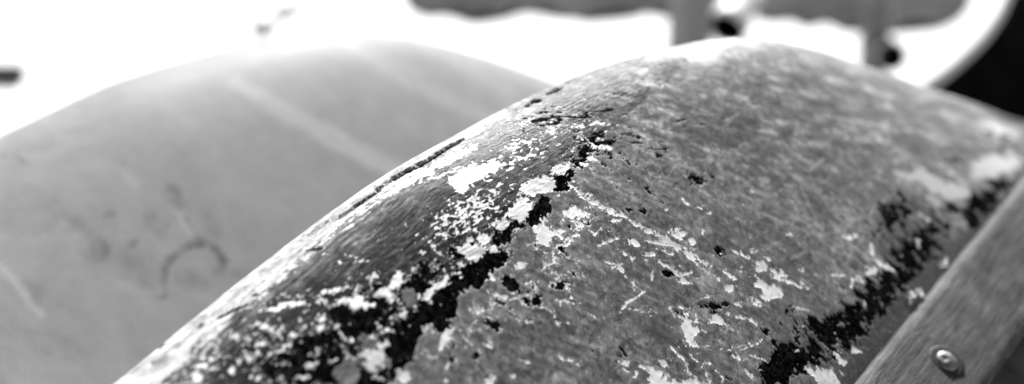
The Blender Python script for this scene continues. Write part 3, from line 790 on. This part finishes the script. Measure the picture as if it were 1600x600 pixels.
def build_boat(b, name, label, marks, mat, nu, nv, bolts=False):
    base = b.O + b.um * b.a; base = np.array([base[0], base[1], b.O[2] - .30])
    root = thing(name, label, 'boat', base)
    ue = 2 * b.um - b.uend
    us = dense(ue, b.uend, -.32 if bolts else -.5, b.uend, nu, 50)
    vsn = dense(-1, 1, -.28, 1, nv, 26)
    U, Vv = np.meshgrid(us, vsn, indexing='ij')
    P = b.P(U, Vv)
    res = marks(b, U, Vv, P)
    if isinstance(res, tuple):
        at, groove, relief = res
        N = b.normal(U, Vv)
        P = P + (relief - .0048 * groove).reshape(U.shape)[..., None] * N
    else:
        at = res
    me = np_mesh('hull', P.reshape(-1, 3) - base, grid_faces(len(us), len(vsn), flip=True), True, at)
    hull = link_mesh('hull', me, mat, root)
    # inside planking
    ui = np.linspace(ue + .02, b.uend - .02, 80); vi = np.linspace(-1, 1, 25)
    Ui, Vi = np.meshgrid(ui, vi, indexing='ij')
    me = np_mesh('inner_planking', b.P(Ui, Vi, .012).reshape(-1, 3) - base, grid_faces(80, 25), True)
    link_mesh('inner_planking', me, M['inner'], root)
    return root, hull, base


r1, hull1, base1 = build_boat(B1, 'upturned_boat', 'sharp near boat lying keel up, grey paint peeling to white and black, with wooden rail',
                              hull_marks, M['hull'], 1180, 680, True)
# keel batten along the crown, its near edge lying along the cracks
def keel_batten(b, base, root, mat):
    us = np.linspace(-.9, .97, 700)
    ws = np.linspace(0, 1, 9)
    zk, zg, bb, uf = b.prof(us)
    v0 = (-.052 / bb); v1 = np.interp(us, [-.9, -.2, 0, .2, .35, .97], [-.018, -.018, -.018, -.016, -.012, -.004]) / bb
    v0 = np.clip(v0, -.9, 0); v1 = v1 + .0015 * fbm(us * 30, us * 0 + 1.7, 4, 5) / bb
    Vv = v0[:, None] + (v1 - v0)[:, None] * ws[None, :]
    U = np.repeat(us[:, None], 9, 1)
    P = b.P(U, Vv); N = b.normal(U, Vv)
    hgt = .0022 * (1 - (2 * ws - 1) ** 6)[None, :] - .0004 + .0005 * fbm(U * 40, Vv * 9, 3, 15)
    P = P + hgt[..., None] * N
    at, gv, rl = hull_marks(b, U, Vv, P)
    P = P - (.0048 * gv).reshape(U.shape)[..., None] * N
    me = np_mesh('keel_batten', P.reshape(-1, 3) - base, grid_faces(len(us), 9, flip=True), True, at)
    return link_mesh('keel_batten', me, mat, root)


keel_batten(B1, base1, r1, M['hull'])
KN = [(1540, 412, 20, 13, 40, .75), (1595, 455, 22, 13, 20, .8), (1580, 470, 14, 20, 30, .5), (1440, 520, 25, 8, -50, .25), (1500, 470, 30, 10, -50, .15), (1560, 380, 26, 10, -50, .15), (1492, 586, 44, 24, 25, .42), (1420, 560, 40, 9, -50, .3), (1530, 530, 50, 8, -50, .35), (1575, 330, 30, 8, -50, .3), (1590, 400, 16, 8, -50, .3)]
rail_r = build_rail(B1, base1, r1, 'rail', 1, .084, -.022, .011, (-.002, 0), None, KN, 460)
rail_l = build_rail(B1, base1, r1, 'rail', -1, .05, -.03, .006, (-.002, 0), None, (), 90)
build_rail(B1, base1, r1, 'lower_strip', 1, .062, -.036, .0, (.060, -.030), M['shadetimber'], (), 160)  # timber coloured dark to stand for the shade beside the rail

# bolts through the rail
def on_rail(x, y):
    us = np.linspace(.1, .8, 1400); G, wv, nv = rail_frame(B1, us, 1)
    best = None
    for k in range(0, len(us)):
        d = ray(x, y); o = G[k] + .011 * nv
        # ray against the rail's face plane
        t = ((o - CAM) @ nv) / (d @ nv); Q = CAM + d * t
        e = abs((Q - o) @ B1.a)
        if best is None or e < best[0]: best = (e, us[k], (Q - o) @ wv, Q)
    return best


e_, ub, wb, Qb = on_rail(1478, 566)
washer_prof = [(.0045, .0008), (.0060, .0016), (.0138, .0018), (.0158, .0012), (.0164, .0002), (.0164, -.002)]
bolt_prof = [(.0002, .0056), (.0022, .0055), (.0045, .0051), (.0067, .0043), (.0086, .0032), (.0098, .0018), (.0100, .0006)]
for k, du in enumerate((0, -.45, -.9, -1.35)):
    uu = np.array([ub + du]); G, wv, nv = rail_frame(B1, uu, 1)
    C = G[0] + wb * wv + .0112 * nv
    lathe('washer', washer_prof, C, nv, M['washer'], rail_r, base1)
    lathe('bolt_head', bolt_prof, C, nv, M['bolt'], rail_r, base1, 28, (.003, -.002, .0028, .0016))

# curled chips of paint standing up against the rail
def chip(x, y, size, seed):
    d = ray(x, y)
    us = np.linspace(.2, .7, 220); vs = np.linspace(.7, 1, 120)
    U, Vv = np.meshgrid(us, vs, indexing='ij'); P = B1.P(U, Vv); px, py, _ = project(P)
    i = np.argmin((px - x) ** 2 + (py - y) ** 2)
    p = P.reshape(-1, 3)[i]; nrm = B1.normal(U.ravel()[i:i + 1], Vv.ravel()[i:i + 1])[0]
    rs = np.random.RandomState(seed)
    a = rs.uniform(0, 6.28); t1 = np.cross(nrm, [math.cos(a), math.sin(a), .3]); t1 /= np.linalg.norm(t1); t2 = np.cross(nrm, t1)
    bm = bmesh.new(); n = 6; vv = []
    for i in range(n):
        for j in range(n):
            s = i / (n - 1); q = j / (n - 1) - .5
            wdt = size * (1 - .5 * s) * (1 + .3 * rs.uniform(-1, 1) * (j in (0, n - 1)))
            ang = 1.9 * s
            c = p + nrm * (size * .9 * math.sin(ang) + .0006) + t1 * size * (1 - math.cos(ang)) * .8 + t2 * q * wdt + nrm * .15 * size * q * q + rs.normal(0, .02 * size, 3)
            vv.append(bm.verts.new(c - base1))
    for i in range(n - 1):
        for j in range(n - 1):
            bm.faces.new((vv[i * n + j], vv[i * n + j + 1], vv[(i + 1) * n + j + 1], vv[(i + 1) * n + j]))
    r = bmesh.ops.solidify(bm, geom=bm.faces[:], thickness=.0005)
    me = bpy.data.meshes.new('paint_chip'); bm.to_mesh(me); bm.free()
    link_mesh('paint_chip', me, M['chip'], hull1)


for k, (x, y, sz) in enumerate([(1422, 462, .007), (1420, 474, .006), (1434, 459, .0075), (1429, 463, .005), (1466, 416, .006), (1473, 413, .005), (1336, 550, .004)]):
    chip(x, y, sz, 40 + k)

r2, hull2, base2 = build_boat(B2, 'upturned_boat', 'blurred pale grey boat lying keel up behind the peeling one, with a ring scratch',
                              hull2_marks, M['hull2'], 420, 240)
build_rail(B2, base2, r2, 'rail', 1, .06, -.022, .008, (-.002, 0), None, (), 90)
build_rail(B2, base2, r2, 'rail', -1, .05, -.03, .006, (-.002, 0), None, (), 90)


# ------------------------------------------------------------------ trestles under the boats
def beam_mesh(name, p, q, wd, ht, parent, base, mat):
    p = np.array(p, float); q = np.array(q, float); ax = q - p; L = np.linalg.norm(ax); ax /= L
    sd = np.cross(ax, ZUP)
    if np.linalg.norm(sd) < .05: sd = np.cross(ax, [1., 0, 0])
    sd /= np.linalg.norm(sd); up = np.cross(sd, ax)
    c = .12 * min(wd, ht)
    prof = [(-wd/2 + c, -ht/2), (wd/2 - c, -ht/2), (wd/2, -ht/2 + c), (wd/2, ht/2 - c), (wd/2 - c, ht/2), (-wd/2 + c, ht/2), (-wd/2, ht/2 - c), (-wd/2, -ht/2 + c)]
    bm = bmesh.new()
    rings = [[bm.verts.new(o + sd * a + up * b_ - base) for a, b_ in prof] for o in (p, q)]
    for i in range(8):
        j = (i + 1) % 8
        bm.faces.new((rings[0][i], rings[0][j], rings[1][j], rings[1][i]))
    bm.faces.new(rings[0][::-1]); bm.faces.new(rings[1])
    bmesh.ops.recalc_face_normals(bm, faces=bm.faces[:])
    me = bpy.data.meshes.new(name); bm.to_mesh(me); bm.free()
    return link_mesh(name, me, mat, parent)


def trestle(b, u, label):
    uu = np.array([u])
    a = b.P(uu, np.array([-1.0]))[0]; c = b.P(uu, np.array([1.0]))[0]
    dn = -b.z * .062
    ctr = (a + c) / 2; base = np.array([ctr[0], ctr[1], 0])
    r = thing('trestle', label, 'trestle', base, 'trestles under the upturned boats')
    d = (c - a) / np.linalg.norm(c - a)
    beam_mesh('beam', a - d * .03 + dn, c + d * .03 + dn, .06, .06, r, base, M['timber'])
    for e in (a + d * .06, c - d * .06):
        for s_ in (-1, 1):
            top = e + dn * 1.55 + b.a * s_ * .005
            bot = np.array([e[0] + b.a[0] * s_ * .11, e[1] + b.a[1] * s_ * .11, 0])
            beam_mesh('leg', bot, top, .035, .04, r, base, M['timber'])


trestle(B1, .02, 'timber trestle under the stem end of the peeling boat')
trestle(B1, -1.5, 'timber trestle under the other end of the peeling boat')
trestle(B2, -.15, 'timber trestle under the stem end of the pale blurred boat')
trestle(B2, -1.6, 'timber trestle under the other end of the pale blurred boat')

# ------------------------------------------------------------------ background
def gp(x, y):
    p = ground_at(x, y); return (p[0], p[1])


rsg = random.Random(9)
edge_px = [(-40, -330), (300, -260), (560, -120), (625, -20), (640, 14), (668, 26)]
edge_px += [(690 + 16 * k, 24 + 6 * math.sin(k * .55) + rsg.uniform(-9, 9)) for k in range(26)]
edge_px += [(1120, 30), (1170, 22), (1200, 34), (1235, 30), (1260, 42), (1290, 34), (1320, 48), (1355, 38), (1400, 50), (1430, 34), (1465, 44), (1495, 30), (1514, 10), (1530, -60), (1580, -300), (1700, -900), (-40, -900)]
sheet('dark_ground', [gp(*p) for p in edge_px], .004, M['darkground'])  # darker band of ground with a ragged edge

# black upturned boat with a pale stem band
e3 = CAM + ray(1440, 152) * ((0.05 - CZ) / ray(1470, 150)[2])
B3 = Boat((0, 0), 1, -72, [[-1.1, .46], [-.4, .45], [-.15, .42], [-.12, .30], [-.095, .19], [-.05, .115], [0, .06]],
          [[-1.1, .06], [-.4, .05], [-.1, .03], [0, .03]], [[-1.1, .34], [-.5, .26], [-.2, .14], [-.06, .05], [0, .006]], .3, .15, 0.0001, -1.1, 0)
B3.O = np.array([e3[0], e3[1], 0.0])
base3 = B3.O + B3.a * -1.1
r3 = thing('upturned_boat', 'black boat lying keel up with a thin pale stem band, at far right edge', 'boat', base3)
U3, V3 = np.meshgrid(np.concatenate([np.linspace(-2.2, -.25, 40, endpoint=False), np.linspace(-.25, 0, 40)]), np.linspace(-1, 1, 41), indexing='ij')
link_mesh('hull', np_mesh('hull', B3.P(U3, V3).reshape(-1, 3) - base3, grid_faces(80, 41, flip=True), True), M['black'], r3)


def tube(name, pts, rad, mat, parent, base, seg=14):
    pts = np.array(pts, float); n = len(pts)
    rad = np.full(n, rad) if np.isscalar(rad) else np.array(rad)
    tan = np.gradient(pts, axis=0); tan /= np.linalg.norm(tan, axis=1, keepdims=True)
    ref = np.array([.31, .11, .94]); V = []
    for k in range(n):
        s1 = np.cross(tan[k], ref); s1 /= np.linalg.norm(s1); s2 = np.cross(tan[k], s1)
        a = np.linspace(0, 2 * np.pi, seg, endpoint=False)
        V.append(pts[k] + rad[k] * (np.cos(a)[:, None] * s1 + np.sin(a)[:, None] * s2))
    V = np.array(V)
    fq = grid_faces(n, seg, True)
    o = link_mesh(name, np_mesh(name, V.reshape(-1, 3) - base, fq, True), mat, parent)
    return o


us3 = np.concatenate([np.linspace(-1.8, -.25, 20, endpoint=False), np.linspace(-.25, -.001, 40)])
tube('stem_band', B3.P(us3, us3 * 0), .009, M['pale'], r3, base3)
for s_ in (-1, 1):
    tube('rail', B3.P(us3, us3 * 0 + s_), .016, M['pale'], r3, base3, 8)


def post(px, base_y, w_top, w_bot, h, label, mat, lean=0.0):
    g = ground_at(px, base_y); t = (g - CAM) @ _f
    k = t / F
    r = thing('wooden_post', label, 'post', g, 'posts behind the boats')
    zz = np.array([-.05, .02, .08, .16, .24, h - .01, h])
    ww = np.interp(zz, [-.05, h], [w_bot * k / 2, w_top * k / 2]); ww[-1] *= .8
    ww = ww * (1 + .05 * np.sin(zz * 31))
    pts = np.array([[lean * z_, .05 * lean * z_, z_] for z_ in zz]) + g
    o = tube('shaft', pts, ww, mat, r, g, 16)
    # flat top
    cap = pts[-1]; n = 16
    bm = bmesh.new()
    me = o.data; bm.from_mesh(me); bm.verts.ensure_lookup_table()
    bm.faces.new([bm.verts[len(bm.verts) - n + i] for i in range(n)]); bmesh.ops.recalc_face_normals(bm, faces=bm.faces[:])
    bm.to_mesh(me); bm.free()
    return r


post(1075, 108, 66, 66, .42, 'thick grey post behind the crest of the peeling boat', M['postgrey'])
post(1362, 112, 52, 34, .12, 'short tapered grey post beside the pale pot near the black boat', M['midgrey'])


def pot(name, label, cx, cy, dist_y, rad_px, ln, dirv, mouth_scale=1.0):
    """pale pot lying on its side, its dark open mouth towards the camera; cx,cy = mouth centre in the photograph"""
    g = ground_at(cx, dist_y); t = (g - CAM) @ _f
    C = CAM + ray(cx, cy) * t; rad = rad_px * t / F
    ax = np.array(dirv, float); ax /= np.linalg.norm(ax)
    base = np.array([C[0], C[1], C[2] - rad])
    r = thing(name, label, 'pot', base)
    outer = [(rad * .97, 0), (rad * 1.04, -.004), (rad * 1.02, -.012), (rad * .95, -.02), (rad * .85, -ln * .6), (rad * .72, -ln), (rad * .3, -ln * 1.02), (.0004, -ln * 1.02)]
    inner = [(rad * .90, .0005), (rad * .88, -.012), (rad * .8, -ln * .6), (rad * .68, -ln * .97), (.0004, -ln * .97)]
    rim = [(rad * .89, 0.0), (rad * .92, .003), (rad * .97, .003), (rad * 1.0, -.001)]
    lathe('wall', outer, C, ax, M['pale'], r, base, 32)
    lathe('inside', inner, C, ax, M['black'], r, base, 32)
    lathe('rim', rim, C, ax, M['pale'], r, base, 32)
    return r


pot('tipped_pot', 'larger pale pot tipped over beside the thick grey post, mouth dark', 1136, 44, 120, 33, .10, (-.40, -.85, -.25))
pot('tipped_pot', 'small pale pot with round dark mouth beside the short tapered post', 1392, 88, 150, 25, .05, (-.20, -.95, .25))

# small things on the bright ground, upper left
def lump(name, label, cat, x, y, sx, sy, sz, mat, rz, seed):
    g = ground_at(x, y)
    bm = bmesh.new(); bmesh.ops.create_icosphere(bm, subdivisions=3, radius=1)
    rs = np.random.RandomState(seed); ph = rs.uniform(0, 6, 6)
    for v in bm.verts:
        q = 1 + .16 * math.sin(3 * v.co.x + ph[0]) + .12 * math.sin(4 * v.co.y + ph[1]) + .1 * math.sin(5 * v.co.z + ph[2])
        c, s_ = math.cos(rz), math.sin(rz)
        X_, Y_ = v.co.x * sx * q, v.co.y * sy * q
        v.co = (c * X_ - s_ * Y_, s_ * X_ + c * Y_, max(v.co.z * sz * q, -.3 * sz) + .28 * sz)
    for f in bm.faces: f.smooth = True
    me = bpy.data.meshes.new(name); bm.to_mesh(me); bm.free()
    o = link_mesh(name, me, mat); o.location = g
    return tag(o, label, cat)


lump('stone', 'grey stone on the bright ground above the pale blurred boat', 'stone', 415, 40, .022, .02, .016, M['stone'], .3, 1)
lump('driftwood', 'thin grey driftwood lying behind the grey stone', 'driftwood', 452, 16, .05, .016, .012, M['stone'], .9, 2)
g = ground_at(-10, 122)
r = thing('plank', 'dark plank end lying on the bright ground at the left edge', 'plank', g)
beam_mesh('board', g + np.array([-.12, .01, .008]), g + np.array([.045, 0, .008]), .022, .016, r, g, M['dark'])
